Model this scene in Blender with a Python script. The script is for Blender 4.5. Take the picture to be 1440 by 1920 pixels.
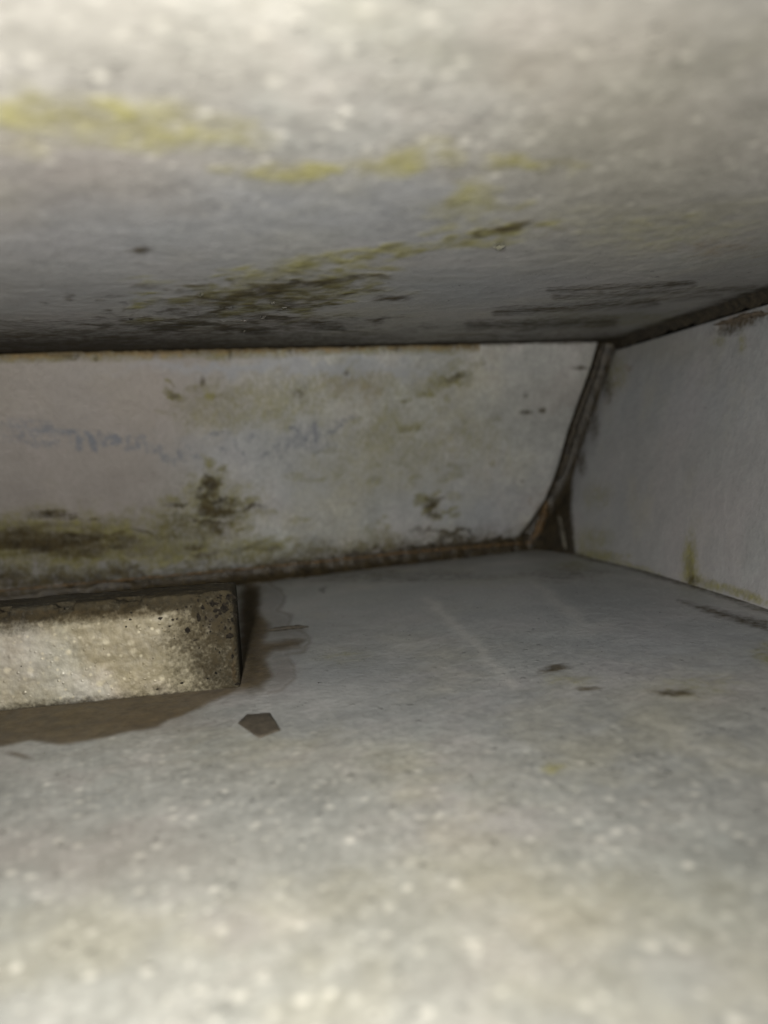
import bpy, bmesh, math, random
import numpy as np
from mathutils import Vector, Matrix

random.seed(7)
for o in list(bpy.data.objects): bpy.data.objects.remove(o)
SC = bpy.context.scene
COL = SC.collection

# ------------------------------------------------------------------ camera
# metres; the lower sheet is the plane z = 0, X runs along the back plate
CAM = np.array([0.0, 0.0, 0.0452])
BX = np.array([0.94230724, 0.08625238, 0.32344642])
BY = -np.array([0.32875785, -0.05646072, -0.94272502])
BZ = np.array([-0.06305026, 0.99467216, -0.08155949])
M = np.array([BX, BY, BZ])                      # (right, up, forward) -> world
FPX = 1500.0
cam = bpy.data.objects.new('camera', bpy.data.cameras.new('camera')); COL.objects.link(cam)
r_, u_, f_ = M[:, 0], M[:, 1], M[:, 2]
cam.matrix_world = Matrix(((r_[0], u_[0], -f_[0], CAM[0]), (r_[1], u_[1], -f_[1], CAM[1]),
                           (r_[2], u_[2], -f_[2], CAM[2]), (0, 0, 0, 1)))
cd = cam.data
cd.sensor_fit = 'VERTICAL'; cd.sensor_height = 4.8; cd.sensor_width = 3.6
cd.lens = FPX / 1920 * 4.8
cd.clip_start = 0.002; cd.clip_end = 20
cd.dof.use_dof = True; cd.dof.focus_distance = 0.168; cd.dof.aperture_fstop = cd.lens / 2.2
SC.camera = cam

# ------------------------------------------------------------------ world + flash lamp
w = bpy.data.worlds.new('World'); SC.world = w; w.use_nodes = True
bg = w.node_tree.nodes['Background']
bg.inputs[0].default_value = (1.0, 0.97, 0.9, 1); bg.inputs[1].default_value = 0.004
ld = bpy.data.lights.new('flash_lamp', 'AREA'); ld.shape = 'DISK'; ld.size = 0.006
ld.energy = 0.33; ld.color = (1.0, 0.955, 0.87)
lamp = bpy.data.objects.new('flash_lamp', ld); COL.objects.link(lamp)
ld.spread = math.radians(150)
lm = cam.matrix_world @ Matrix.Rotation(math.radians(8), 4, 'Y')
lm.translation = Vector(CAM + r_ * -0.013 + u_ * 0.004 + f_ * -0.010)
lamp.matrix_world = lm
SC.view_settings.view_transform = 'Standard'; SC.view_settings.look = 'None'
SC.view_settings.exposure = 0; SC.view_settings.gamma = 1
try:
    SC.cycles.use_denoising = True
    SC.cycles.max_bounces = 8
    SC.cycles.sample_clamp_indirect = 4
except Exception: pass

# ------------------------------------------------------------------ maths helpers
def ray(x, y): return M @ np.array([(x - 720) / FPX, (960 - y) / FPX, 1.0])
def hit(x, y, p, n):
    d = ray(x, y); return CAM + d * (np.dot(np.asarray(p) - CAM, n) / np.dot(d, n))
def proj(P):
    c = (np.asarray(P) - CAM) @ M
    z = np.maximum(c[..., 2], 1e-4)
    return 720 + FPX * c[..., 0] / z, 960 - FPX * c[..., 1] / z, c[..., 2]
def hsh(ix, iy, s):
    h = (ix * 374761393 + iy * 668265263 + s * 1442695041) & 0xffffffff
    h = ((h ^ (h >> 13)) * 1274126177) & 0xffffffff
    return ((h ^ (h >> 16)) & 0xffff) / 65535.0
def vnoise(x, y, s=0):
    x = np.asarray(x, float); y = np.asarray(y, float)
    ix = np.floor(x).astype(np.int64); iy = np.floor(y).astype(np.int64)
    fx = x - ix; fy = y - iy
    fx = fx * fx * (3 - 2 * fx); fy = fy * fy * (3 - 2 * fy)
    a = hsh(ix, iy, s); b = hsh(ix + 1, iy, s); c = hsh(ix, iy + 1, s); d = hsh(ix + 1, iy + 1, s)
    return (a * (1 - fx) + b * fx) * (1 - fy) + (c * (1 - fx) + d * fx) * fy
def fbm(x, y, s=0, o=4):
    t = 0; a = 0.5; n = 0
    for k in range(o):
        t = t + a * vnoise(x * 2 ** k, y * 2 ** k, s + k * 17); n += a; a *= 0.55
    return t / n
def sst(a, b, x):
    t = np.clip((x - a) / (b - a), 0, 1); return t * t * (3 - 2 * t)
def blobs(px, py, L):
    """stains: (x, y, rx, ry, strength[, angle in degrees]); soft-edged, combined by screen"""
    out = np.zeros_like(px)
    for b in L:
        x, y, rx, ry, s = b[:5]; a = math.radians(b[5]) if len(b) > 5 else 0
        dx = px - x; dy = py - y
        u = (dx * math.cos(a) + dy * math.sin(a)) / rx; v = (-dx * math.sin(a) + dy * math.cos(a)) / ry
        k = s * np.exp(-(u * u + v * v) ** 1.3)
        out = 1 - (1 - out) * (1 - np.clip(k, 0, 1))
    return out
def scatter(px, py, cx, cy, RX, RY, n, rx, ry, s, ang=0, seed=0):
    """many small smears spread through an ellipse, thinning outwards"""
    rs = random.Random(seed); L = []; a = math.radians(ang)
    for _ in range(n):
        u, v = rs.gauss(0, .5), rs.gauss(0, .5)
        L.append((cx + u * RX * math.cos(a) - v * RY * math.sin(a), cy + u * RX * math.sin(a) + v * RY * math.cos(a),
                  rs.uniform(*rx), rs.uniform(*ry), rs.uniform(*s), ang + rs.gauss(0, 7)))
    return blobs(px, py, L)
def pline(px, py, pts, w, s):
    out = np.zeros_like(px)
    for (x0, y0), (x1, y1) in zip(pts[:-1], pts[1:]):
        dx, dy = x1 - x0, y1 - y0; L2 = dx * dx + dy * dy
        t = np.clip(((px - x0) * dx + (py - y0) * dy) / L2, 0, 1)
        d = np.hypot(px - x0 - t * dx, py - y0 - t * dy)
        out = np.maximum(out, s * np.exp(-(d / w) ** 2))
    return out
def poly_in(px, py, pts, soft):
    """soft inside mask of a polygon"""
    ins = np.zeros(px.shape, bool); dm = np.full(px.shape, 1e9)
    n = len(pts)
    for i in range(n):
        x0, y0 = pts[i]; x1, y1 = pts[(i + 1) % n]
        c = ((y0 > py) != (y1 > py)) & (px < (x1 - x0) * (py - y0) / ((y1 - y0) or 1e-9) + x0)
        ins ^= c
        dx, dy = x1 - x0, y1 - y0; L2 = dx * dx + dy * dy
        t = np.clip(((px - x0) * dx + (py - y0) * dy) / L2, 0, 1)
        dm = np.minimum(dm, np.hypot(px - x0 - t * dx, py - y0 - t * dy))
    sd = np.where(ins, dm, -dm)
    return sst(-soft, soft, sd)

# ------------------------------------------------------------------ materials
def nt(m):
    m.use_nodes = True; n = m.node_tree.nodes; n.clear(); return n, m.node_tree.links
def node(N, t, **k):
    x = N.new(t)
    for a, b in k.items(): setattr(x, a, b)
    return x
def mixc(N, L, fac, a, b, blend='MIX'):
    m = node(N, 'ShaderNodeMix', data_type='RGBA', blend_type=blend)
    for sock, v in ((m.inputs[0], fac), (m.inputs[6], a), (m.inputs[7], b)):
        if isinstance(v, (float, int)): sock.default_value = v
        elif isinstance(v, tuple): sock.default_value = (*v, 1)
        else: L.new(v, sock)
    return m.outputs[2]
def math_(N, L, op, a, b=0.0, c=None, clamp=False):
    m = node(N, 'ShaderNodeMath', operation=op, use_clamp=clamp)
    for s, v in zip(m.inputs, (a, b, c)):
        if v is None: continue
        if isinstance(v, (float, int)): s.default_value = v
        else: L.new(v, s)
    return m.outputs[0]
def noise(N, L, vec, scale, detail=4, rough=0.6):
    t = node(N, 'ShaderNodeTexNoise'); t.inputs['Scale'].default_value = scale
    t.inputs['Detail'].default_value = detail; t.inputs['Roughness'].default_value = rough
    L.new(vec, t.inputs['Vector']); return t.outputs['Fac'], t.outputs['Color']
def rng(N, L, v, a, b, c=0.0, d=1.0):
    m = node(N, 'ShaderNodeMapRange', interpolation_type='SMOOTHSTEP')
    L.new(v, m.inputs[0])
    for i, k in enumerate((a, b, c, d)): m.inputs[i + 1].default_value = k
    return m.outputs[0]

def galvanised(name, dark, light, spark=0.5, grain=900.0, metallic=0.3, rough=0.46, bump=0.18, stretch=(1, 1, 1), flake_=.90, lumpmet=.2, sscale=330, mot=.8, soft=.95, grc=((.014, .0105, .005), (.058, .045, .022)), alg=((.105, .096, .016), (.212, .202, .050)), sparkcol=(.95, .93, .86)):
    m = bpy.data.materials.new(name); N, L = nt(m)
    out = node(N, 'ShaderNodeOutputMaterial'); P = node(N, 'ShaderNodeBsdfPrincipled')
    L.new(P.outputs[0], out.inputs[0])
    tc = node(N, 'ShaderNodeTexCoord').outputs['Object']
    mp = node(N, 'ShaderNodeMapping'); L.new(tc, mp.inputs[0]); mp.inputs['Scale'].default_value = stretch
    v = mp.outputs[0]
    n1, c1 = noise(N, L, v, 38, 5, .62)
    n2, c2 = noise(N, L, v, 190, 4, .6)
    n3, c3 = noise(N, L, v, grain, 2, .5)
    base = mixc(N, L, rng(N, L, n1, .32, .68), dark, light)
    # patches of lilac, warm and greenish zinc oxide
    sep = node(N, 'ShaderNodeSeparateColor'); L.new(c1, sep.inputs[0])
    base = mixc(N, L, math_(N, L, 'MULTIPLY', rng(N, L, sep.outputs[0], .48, .66), .35), base, (.33, .30, .31))
    base = mixc(N, L, math_(N, L, 'MULTIPLY', rng(N, L, sep.outputs[1], .5, .68), .35), base, (.38, .36, .27))
    base = mixc(N, L, math_(N, L, 'MULTIPLY', rng(N, L, sep.outputs[2], .5, .68), .30), base, (.28, .31, .31))
    base = mixc(N, L, .5 * mot, base, rgb_ramp(N, L, n2, .28, .72, (.34, .34, .34), (.66, .66, .66)), 'OVERLAY')
    base = mixc(N, L, .4 * mot, base, rgb_ramp(N, L, n3, .3, .7, (.32, .32, .32), (.68, .68, .68)), 'OVERLAY')
    # pale zinc grains, with flash glints painted into their colour
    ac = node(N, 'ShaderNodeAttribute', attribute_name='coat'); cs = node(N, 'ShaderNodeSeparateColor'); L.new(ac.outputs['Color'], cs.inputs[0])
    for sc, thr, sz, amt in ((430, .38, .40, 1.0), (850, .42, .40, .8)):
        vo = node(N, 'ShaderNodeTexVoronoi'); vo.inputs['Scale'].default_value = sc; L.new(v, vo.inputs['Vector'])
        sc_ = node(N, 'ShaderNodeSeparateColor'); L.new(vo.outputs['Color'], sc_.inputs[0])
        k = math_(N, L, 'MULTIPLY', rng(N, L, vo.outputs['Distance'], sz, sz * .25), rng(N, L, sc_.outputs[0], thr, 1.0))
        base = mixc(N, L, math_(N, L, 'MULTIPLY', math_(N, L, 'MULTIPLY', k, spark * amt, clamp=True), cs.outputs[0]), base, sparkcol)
    # lumps in the zinc: small domes, each with one side turned to the lamp
    def lumps(sc, thr, rad):
        fl = node(N, 'ShaderNodeTexVoronoi'); fl.inputs['Scale'].default_value = sc; L.new(v, fl.inputs['Vector'])
        fs = node(N, 'ShaderNodeSeparateColor'); L.new(fl.outputs['Color'], fs.inputs[0])
        mk_ = math_(N, L, 'MULTIPLY', rng(N, L, fl.outputs['Distance'], rad, rad * .7), rng(N, L, fs.outputs[0], thr, thr + .05))
        df = node(N, 'ShaderNodeVectorMath', operation='SUBTRACT'); L.new(v, df.inputs[0]); L.new(fl.outputs['Position'], df.inputs[1])
        k = math_(N, L, 'MULTIPLY', mk_, 0.8 * sc / rad)
        sv = node(N, 'ShaderNodeVectorMath', operation='SCALE'); L.new(df.outputs[0], sv.inputs[0]); L.new(k, sv.inputs['Scale'])
        return mk_, sv.outputs[0]
    m1, l1 = lumps(560, flake_, .34)
    m2, l2 = lumps(1150, flake_ - .1, .36)
    fmask = math_(N, L, 'MAXIMUM', m1, m2)
    fn = node(N, 'ShaderNodeVectorMath', operation='ADD'); L.new(l1, fn.inputs[0]); L.new(l2, fn.inputs[1])
    # tints and stains painted on the vertices
    at = node(N, 'ShaderNodeAttribute', attribute_name='tint'); ts = node(N, 'ShaderNodeSeparateColor'); L.new(at.outputs['Color'], ts.inputs[0])
    as_ = node(N, 'ShaderNodeAttribute', attribute_name='stain'); ss = node(N, 'ShaderNodeSeparateColor'); L.new(as_.outputs['Color'], ss.inputs[0])
    base = mixc(N, L, ts.outputs[0], base, mixc(N, L, .85, base, (.212, .188, .176)))
    base = mixc(N, L, ts.outputs[1], base, mixc(N, L, .6, base, (.255, .278, .325)))
    base = mixc(N, L, ts.outputs[2], base, mixc(N, L, .45, base, (.30, .28, .19)))
    base = mixc(N, L, at.outputs['Alpha'], base, mixc(N, L, .5, base, (.55, .55, .54)))
    nb, _ = noise(N, L, v, sscale, 6, .68)
    nw, _ = noise(N, L, v, sscale * 2.4, 4, .6)
    nq = math_(N, L, 'MULTIPLY_ADD', nw, .45, math_(N, L, 'MULTIPLY', nb, .55))
    nq = rng(N, L, nq, .28, .72)
    def mk(s, gain):                                   # patchy cover: the thicker the film, the fewer the gaps
        t = math_(N, L, 'MULTIPLY_ADD', s, -1.45, 1.12)
        d = math_(N, L, 'SUBTRACT', nq, t)
        return math_(N, L, 'MULTIPLY', rng(N, L, d, -gain, gain), rng(N, L, s, .0, .25))
    wet = rng(N, L, cs.outputs[1], .0, 1.0)
    base = mixc(N, L, math_(N, L, 'MULTIPLY', wet, .88), base, mixc(N, L, rng(N, L, nb, .3, .7), (.038, .024, .006), (.080, .054, .018)))
    al = mk(ss.outputs[0], soft); gr = mk(ss.outputs[1], soft * .85); ru = mk(ss.outputs[2], .55)
    alc = mixc(N, L, rng(N, L, nb, .3, .7), *alg)
    alc = mixc(N, L, rng(N, L, ss.outputs[0], .75, .97), alc, (.060, .050, .014))
    base = mixc(N, L, math_(N, L, 'MULTIPLY', al, .85), base, alc)
    base = mixc(N, L, math_(N, L, 'MULTIPLY', ru, .85), base, mixc(N, L, rng(N, L, nb, .3, .7), (.105, .066, .032), (.24, .170, .095)))
    base = mixc(N, L, math_(N, L, 'MULTIPLY', gr, .93), base, mixc(N, L, rng(N, L, nb, .3, .7), *grc))
    base = mixc(N, L, mk(as_.outputs['Alpha'], .6), base, (.14, .15, .175))
    L.new(base, P.inputs['Base Color'])
    dirt = math_(N, L, 'MAXIMUM', math_(N, L, 'MAXIMUM', gr, al), wet)
    fm = math_(N, L, 'MULTIPLY', fmask, math_(N, L, 'SUBTRACT', 1.0, dirt), clamp=True)
    met = math_(N, L, 'MULTIPLY_ADD', dirt, -metallic, metallic, clamp=True)
    L.new(math_(N, L, 'MULTIPLY_ADD', fm, lumpmet, met, clamp=True), P.inputs['Metallic'])
    rg = math_(N, L, 'MULTIPLY_ADD', n2, .3, rough - .15)
    rg = math_(N, L, 'MULTIPLY_ADD', wet, .12, rg)
    dry = dirt
    rg = math_(N, L, 'MULTIPLY_ADD', dry, .35, rg, clamp=True)
    L.new(math_(N, L, 'MULTIPLY_ADD', dry, -.38, .5), P.inputs['Specular IOR Level'])
    L.new(math_(N, L, 'MULTIPLY_ADD', fm, -.16, rg), P.inputs['Roughness'])
    b1 = node(N, 'ShaderNodeBump'); b1.inputs['Strength'].default_value = bump; b1.inputs['Distance'].default_value = .0006
    L.new(n3, b1.inputs['Height'])
    b2 = node(N, 'ShaderNodeBump'); b2.inputs['Strength'].default_value = bump; b2.inputs['Distance'].default_value = .0018
    L.new(n2, b2.inputs['Height']); L.new(b1.outputs[0], b2.inputs['Normal'])
    b3 = node(N, 'ShaderNodeBump'); b3.inputs['Strength'].default_value = .2; b3.inputs['Distance'].default_value = .0006
    L.new(math_(N, L, 'MULTIPLY', math_(N, L, 'MAXIMUM', gr, al), nq), b3.inputs['Height']); L.new(b2.outputs[0], b3.inputs['Normal'])
    ad = node(N, 'ShaderNodeVectorMath', operation='MULTIPLY_ADD'); L.new(fn.outputs[0], ad.inputs[0])
    cb = node(N, 'ShaderNodeCombineXYZ')
    for i in range(3): L.new(fm, cb.inputs[i])
    L.new(cb.outputs[0], ad.inputs[1]); L.new(b3.outputs[0], ad.inputs[2])
    nr = node(N, 'ShaderNodeVectorMath', operation='NORMALIZE'); L.new(ad.outputs[0], nr.inputs[0])
    L.new(nr.outputs[0], P.inputs['Normal'])
    return m
def rgb_ramp(N, L, f, a, b, ca, cb):
    return mixc(N, L, rng(N, L, f, a, b), ca, cb)
def simple(name, ca, cb, scale=500, rough=.6, bump=.5, metallic=0.0):
    m = bpy.data.materials.new(name); N, L = nt(m)
    out = node(N, 'ShaderNodeOutputMaterial'); P = node(N, 'ShaderNodeBsdfPrincipled'); L.new(P.outputs[0], out.inputs[0])
    tc = node(N, 'ShaderNodeTexCoord').outputs['Object']
    n, _ = noise(N, L, tc, scale, 5, .65)
    L.new(mixc(N, L, rng(N, L, n, .3, .7), ca, cb), P.inputs['Base Color'])
    P.inputs['Roughness'].default_value = rough; P.inputs['Metallic'].default_value = metallic
    b = node(N, 'ShaderNodeBump'); b.inputs['Strength'].default_value = bump; b.inputs['Distance'].default_value = .0008
    L.new(n, b.inputs['Height']); L.new(b.outputs[0], P.inputs['Normal'])
    return m

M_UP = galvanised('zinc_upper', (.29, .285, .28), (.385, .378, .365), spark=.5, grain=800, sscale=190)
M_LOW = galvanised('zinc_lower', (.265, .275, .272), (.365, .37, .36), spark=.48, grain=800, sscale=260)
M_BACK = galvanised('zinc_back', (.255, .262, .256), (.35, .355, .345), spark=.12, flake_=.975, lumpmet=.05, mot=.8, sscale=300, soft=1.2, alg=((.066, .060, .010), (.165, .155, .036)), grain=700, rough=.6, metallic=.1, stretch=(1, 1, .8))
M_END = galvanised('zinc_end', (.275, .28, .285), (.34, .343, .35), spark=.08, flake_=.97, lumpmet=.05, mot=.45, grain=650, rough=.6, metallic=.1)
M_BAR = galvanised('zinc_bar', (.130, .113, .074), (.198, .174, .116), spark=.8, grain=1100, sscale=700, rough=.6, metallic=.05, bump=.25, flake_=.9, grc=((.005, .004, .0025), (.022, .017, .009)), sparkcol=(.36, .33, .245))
M_SEAL = simple('old_sealant', (.010, .007, .003), (.040, .029, .012), 420, .45, .8)
M_FILL = simple('wet_black_sealant', (.007, .0055, .003), (.036, .027, .013), 380, .4, .9)
M_AMBER = simple('amber_crust', (.030, .018, .006), (.135, .078, .027), 600, .5, .8)
M_DARK = simple('seam_dirt_shade', (.012, .010, .007), (.045, .036, .022), 500, .6, .8)  # corner dirt; also darkens the shaded gap above the end plate
M_RUST = simple('rust_line', (.040, .024, .009), (.165, .100, .040), 700, .55, .8)
M_PALE = simple('folded_edge', (.05, .046, .036), (.15, .14, .115), 500, .5, .6)
M_CRUST = simple('black_crust', (.004, .0035, .003), (.018, .015, .011), 1500, .95, .6)
M_CRUST.node_tree.nodes['Principled BSDF'].inputs['Specular IOR Level'].default_value = .1
M_FLAKE = simple('brown_flake', (.034, .028, .020), (.066, .055, .040), 500, .7, .5)
M_NEEDLE = simple('dark_needle', (.012, .010, .006), (.035, .028, .017), 900, .7, .4)
M_RUSTCRUST = simple('pink_rust', (.055, .044, .030), (.13, .102, .074), 600, .7, .8)
M_DROP = bpy.data.materials.new('clear_water'); _N, _L = nt(M_DROP)
_o = node(_N, 'ShaderNodeOutputMaterial'); _p = node(_N, 'ShaderNodeBsdfPrincipled'); _L.new(_p.outputs[0], _o.inputs[0])
_p.inputs['Base Color'].default_value = (.95, .95, .93, 1); _p.inputs['Roughness'].default_value = .03
_p.inputs['IOR'].default_value = 1.33; _p.inputs['Transmission Weight'].default_value = 1.0

# ------------------------------------------------------------------ object helpers
def tag(o, label=None, cat=None, group=None, kind=None):
    for k, v in (('label', label), ('category', cat), ('group', group), ('kind', kind)):
        if v: o[k] = v
    return o
def link(name, verts, faces, mat, parent=None, smooth=True, stain=None, tint=None, coat=None):
    me = bpy.data.meshes.new(name)
    me.from_pydata([tuple(v) for v in verts], [], faces) if not isinstance(faces, np.ndarray) else fast(me, verts, faces)
    if smooth: me.polygons.foreach_set('use_smooth', [True] * len(me.polygons))
    me.materials.append(mat)
    for nm, a in (('stain', stain), ('tint', tint), ('coat', coat)):
        if a is not None:
            at = me.color_attributes.new(nm, 'FLOAT_COLOR', 'POINT')
            at.data.foreach_set('color', np.ascontiguousarray(a, dtype=np.float32).ravel())
    me.update()
    o = bpy.data.objects.new(name, me); COL.objects.link(o)
    if parent is not None: o.parent = parent
    return o
def fast(me, verts, faces):
    v = np.ascontiguousarray(verts, dtype=np.float32); n = len(faces)
    me.vertices.add(len(v)); me.vertices.foreach_set('co', v.ravel())
    me.loops.add(n * 4); me.loops.foreach_set('vertex_index', np.ascontiguousarray(faces, dtype=np.int32).ravel())
    me.polygons.add(n); me.polygons.foreach_set('loop_start', np.arange(n, dtype=np.int32) * 4)
    me.polygons.foreach_set('loop_total', np.full(n, 4, np.int32))
    me.update(calc_edges=True)
def sheet(name, G, thick, mat, paint, parent=None):
    """grid G (nu, nv, 3), a sheet of given thickness: front, back and the four edges"""
    nu, nv = G.shape[:2]; n = nu * nv
    idx = np.arange(n).reshape(nu, nv)
    q = np.stack([idx[:-1, :-1], idx[1:, :-1], idx[1:, 1:], idx[:-1, 1:]], -1).reshape(-1, 4)
    ring = np.concatenate([idx[:, 0], idx[-1, 1:], idx[-2::-1, -1], idx[0, -2:0:-1]])
    V = G.reshape(-1, 3); B = V[ring] + np.asarray(thick)
    k = len(ring); bi = n + np.arange(k)
    skirt = np.stack([np.roll(ring, -1), ring, bi, np.roll(bi, -1)], -1)
    # back: strips between the two long sides
    a = n + np.arange(nu); b_ = np.concatenate([[n + k - i for i in range(1, nv - 1)][::-1] if False else [], []])
    far = n + (nu - 1) + (nv - 1) + np.arange(nu)[::-1]      # last column, in u order
    back = np.stack([a[:-1], far[:-1], far[1:], a[1:]], -1)
    F = np.concatenate([q, skirt, back]).astype(np.int64)
    V = np.concatenate([V, B])
    px, py, d = proj(V)
    st, ti, co = paint(px, py, V)
    off = d < 0.004
    st[off] = 0; ti[off] = 0
    return link(name, V, F, mat, parent, True, st, ti, co)
def rgba(n, *c):
    a = np.zeros((n, 4), np.float32)
    for i, k in enumerate(c):
        if k is not None: a[:, i] = np.clip(k, 0, 1)
    return a
def axis(lo, f0, f1, hi, fine, coarse):
    return np.unique(np.concatenate([np.arange(lo, f0, coarse), np.arange(f0, f1, fine), np.arange(f1, hi + 1e-6, coarse)]))
def tube(name, pts, rad, mat, parent=None, seg=8, jit=.35, seed=0, sub=6, flat=1.0):
    """an irregular rope through the points, radius jittered along it"""
    rs = random.Random(seed)
    P = [np.asarray(p, float) for p in pts]; Q = []; R = []
    rad = rad if isinstance(rad, (list, tuple)) else [rad] * len(P)
    for i in range(len(P) - 1):
        for k in range(sub):
            t = k / sub; Q.append(P[i] * (1 - t) + P[i + 1] * t); R.append(rad[i] * (1 - t) + rad[i + 1] * t)
    Q.append(P[-1]); R.append(rad[-1])
    V = []; n = len(Q)
    for i in range(n):
        t = Q[min(i + 1, n - 1)] - Q[max(i - 1, 0)]; t /= np.linalg.norm(t) + 1e-12
        a = np.cross(t, [0.31, -0.9, .2]); a /= np.linalg.norm(a); b = np.cross(t, a)
        taper = min(1, .3 + i / 4, .3 + (n - 1 - i) / 4)
        for k in range(seg):
            g = 2 * math.pi * k / seg; rr = R[i] * taper * (1 + jit * (rs.random() - .5) * 2)
            V.append(Q[i] + rr * (math.cos(g) * a + flat * math.sin(g) * b))
    F = [(i * seg + k, i * seg + (k + 1) % seg, (i + 1) * seg + (k + 1) % seg, (i + 1) * seg + k) for i in range(n - 1) for k in range(seg)]
    F.append(tuple(range(seg))[::-1]); F.append(tuple((n - 1) * seg + k for k in range(seg)))
    return link(name, V, F, mat, parent)
def fillet(name, pts, da, db, ra, rb, mat, parent=None, jit=.3, seed=0, sub=14, bulge=.0):
    """a bead of dirt in the corner between two surfaces, running through pts; da/db point along the surfaces"""
    P = [np.asarray(p, float) for p in pts]; Q = []; A = []; B = []
    ra = ra if isinstance(ra, (list, tuple)) else [ra] * len(P); rb = rb if isinstance(rb, (list, tuple)) else [rb] * len(P)
    for i in range(len(P) - 1):
        for k in range(sub):
            t = k / sub; Q.append(P[i] * (1 - t) + P[i + 1] * t); A.append(ra[i] * (1 - t) + ra[i + 1] * t); B.append(rb[i] * (1 - t) + rb[i + 1] * t)
    Q.append(P[-1]); A.append(ra[-1]); B.append(rb[-1])
    da = np.asarray(da) / np.linalg.norm(da); db = np.asarray(db) / np.linalg.norm(db)
    m = 7; V = []; n = len(Q)
    s = np.arange(n)
    ja = 1 + jit * (fbm(s * .22, s * 0 + seed, seed) - .5) * 2 + jit * (vnoise(s * .9, s * 0 + seed, seed + 5) - .5)
    jb = 1 + jit * (fbm(s * .22, s * 0 + seed + 9, seed + 3) - .5) * 2 + jit * (vnoise(s * .9, s * 0 + seed, seed + 8) - .5)
    ins = -(da + db) * .0012
    for i in range(n):
        a = da * A[i] * ja[i]; b = db * B[i] * jb[i]
        for k in range(m):
            t = k / (m - 1)
            c = a * (1 - t) ** (1.6 - bulge) + b * t ** (1.6 - bulge)
            c = c + (da + db) * .0006 * (fbm(np.array(i * .5), np.array(k * .8 + seed), seed + 11) - .45)
            if k in (0, m - 1): c = c + ins * .25
            V.append(Q[i] + c)
        V.append(Q[i] + ins)
    m1 = m + 1
    F = [(i * m1 + k, i * m1 + (k + 1) % m1, (i + 1) * m1 + (k + 1) % m1, (i + 1) * m1 + k) for i in range(n - 1) for k in range(m1)]
    F.append(tuple(range(m1))[::-1]); F.append(tuple((n - 1) * m1 + k for k in range(m1)))
    return link(name, V, F, mat, parent)

# ------------------------------------------------------------------ key planes
HC = CAM[2] + 0.034                                   # underside of the upper sheet
ZUP = np.array([0, 0, 1.0])
YT, YB = 0.2565, 0.286                                # back plate: top line and foot line
BP0 = np.array([0, YT, HC]); BDN = np.array([0, YB - YT, -HC]); BDN /= np.linalg.norm(BDN)
BN = np.cross(np.array([1.0, 0, 0]), BDN); BN /= np.linalg.norm(BN)
if BN[1] > 0: BN = -BN                                # faces the camera
floor = lambda x, y: hit(x, y, (0, 0, 0), ZUP)
ceil = lambda x, y: hit(x, y, (0, 0, HC), ZUP)
back = lambda x, y: hit(x, y, BP0, BN)
ET = ceil(1150, 640); EB = floor(1078, 1043)
ED = np.array([.1986 * -1, -.98, 0.0]); ED = floor(1440, 1166) - EB; ED /= np.linalg.norm(ED)
EN = np.cross(ED, ET - EB); EN /= np.linalg.norm(EN)
if EN[0] > 0: EN = -EN
endp = lambda x, y: hit(x, y, EB, EN)

def sag(x, y):
    """the upper sheet hangs down a little before it curls up to its far edge, and is held level at the end plate"""
    x = np.asarray(x, float); y = np.asarray(y, float)
    t = np.clip((YT - y) / .25, 0, 1)
    e = (x - ET[0]) * EN[0] + (y - ET[1]) * EN[1]
    return .0052 * np.sin(t * math.pi) * sst(.0, .06, e)
def upper(x, y):
    h = HC
    for _ in range(6):
        p = hit(x, y, (0, 0, h), ZUP); h = HC - float(sag(p[0], p[1]))
    return p
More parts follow.
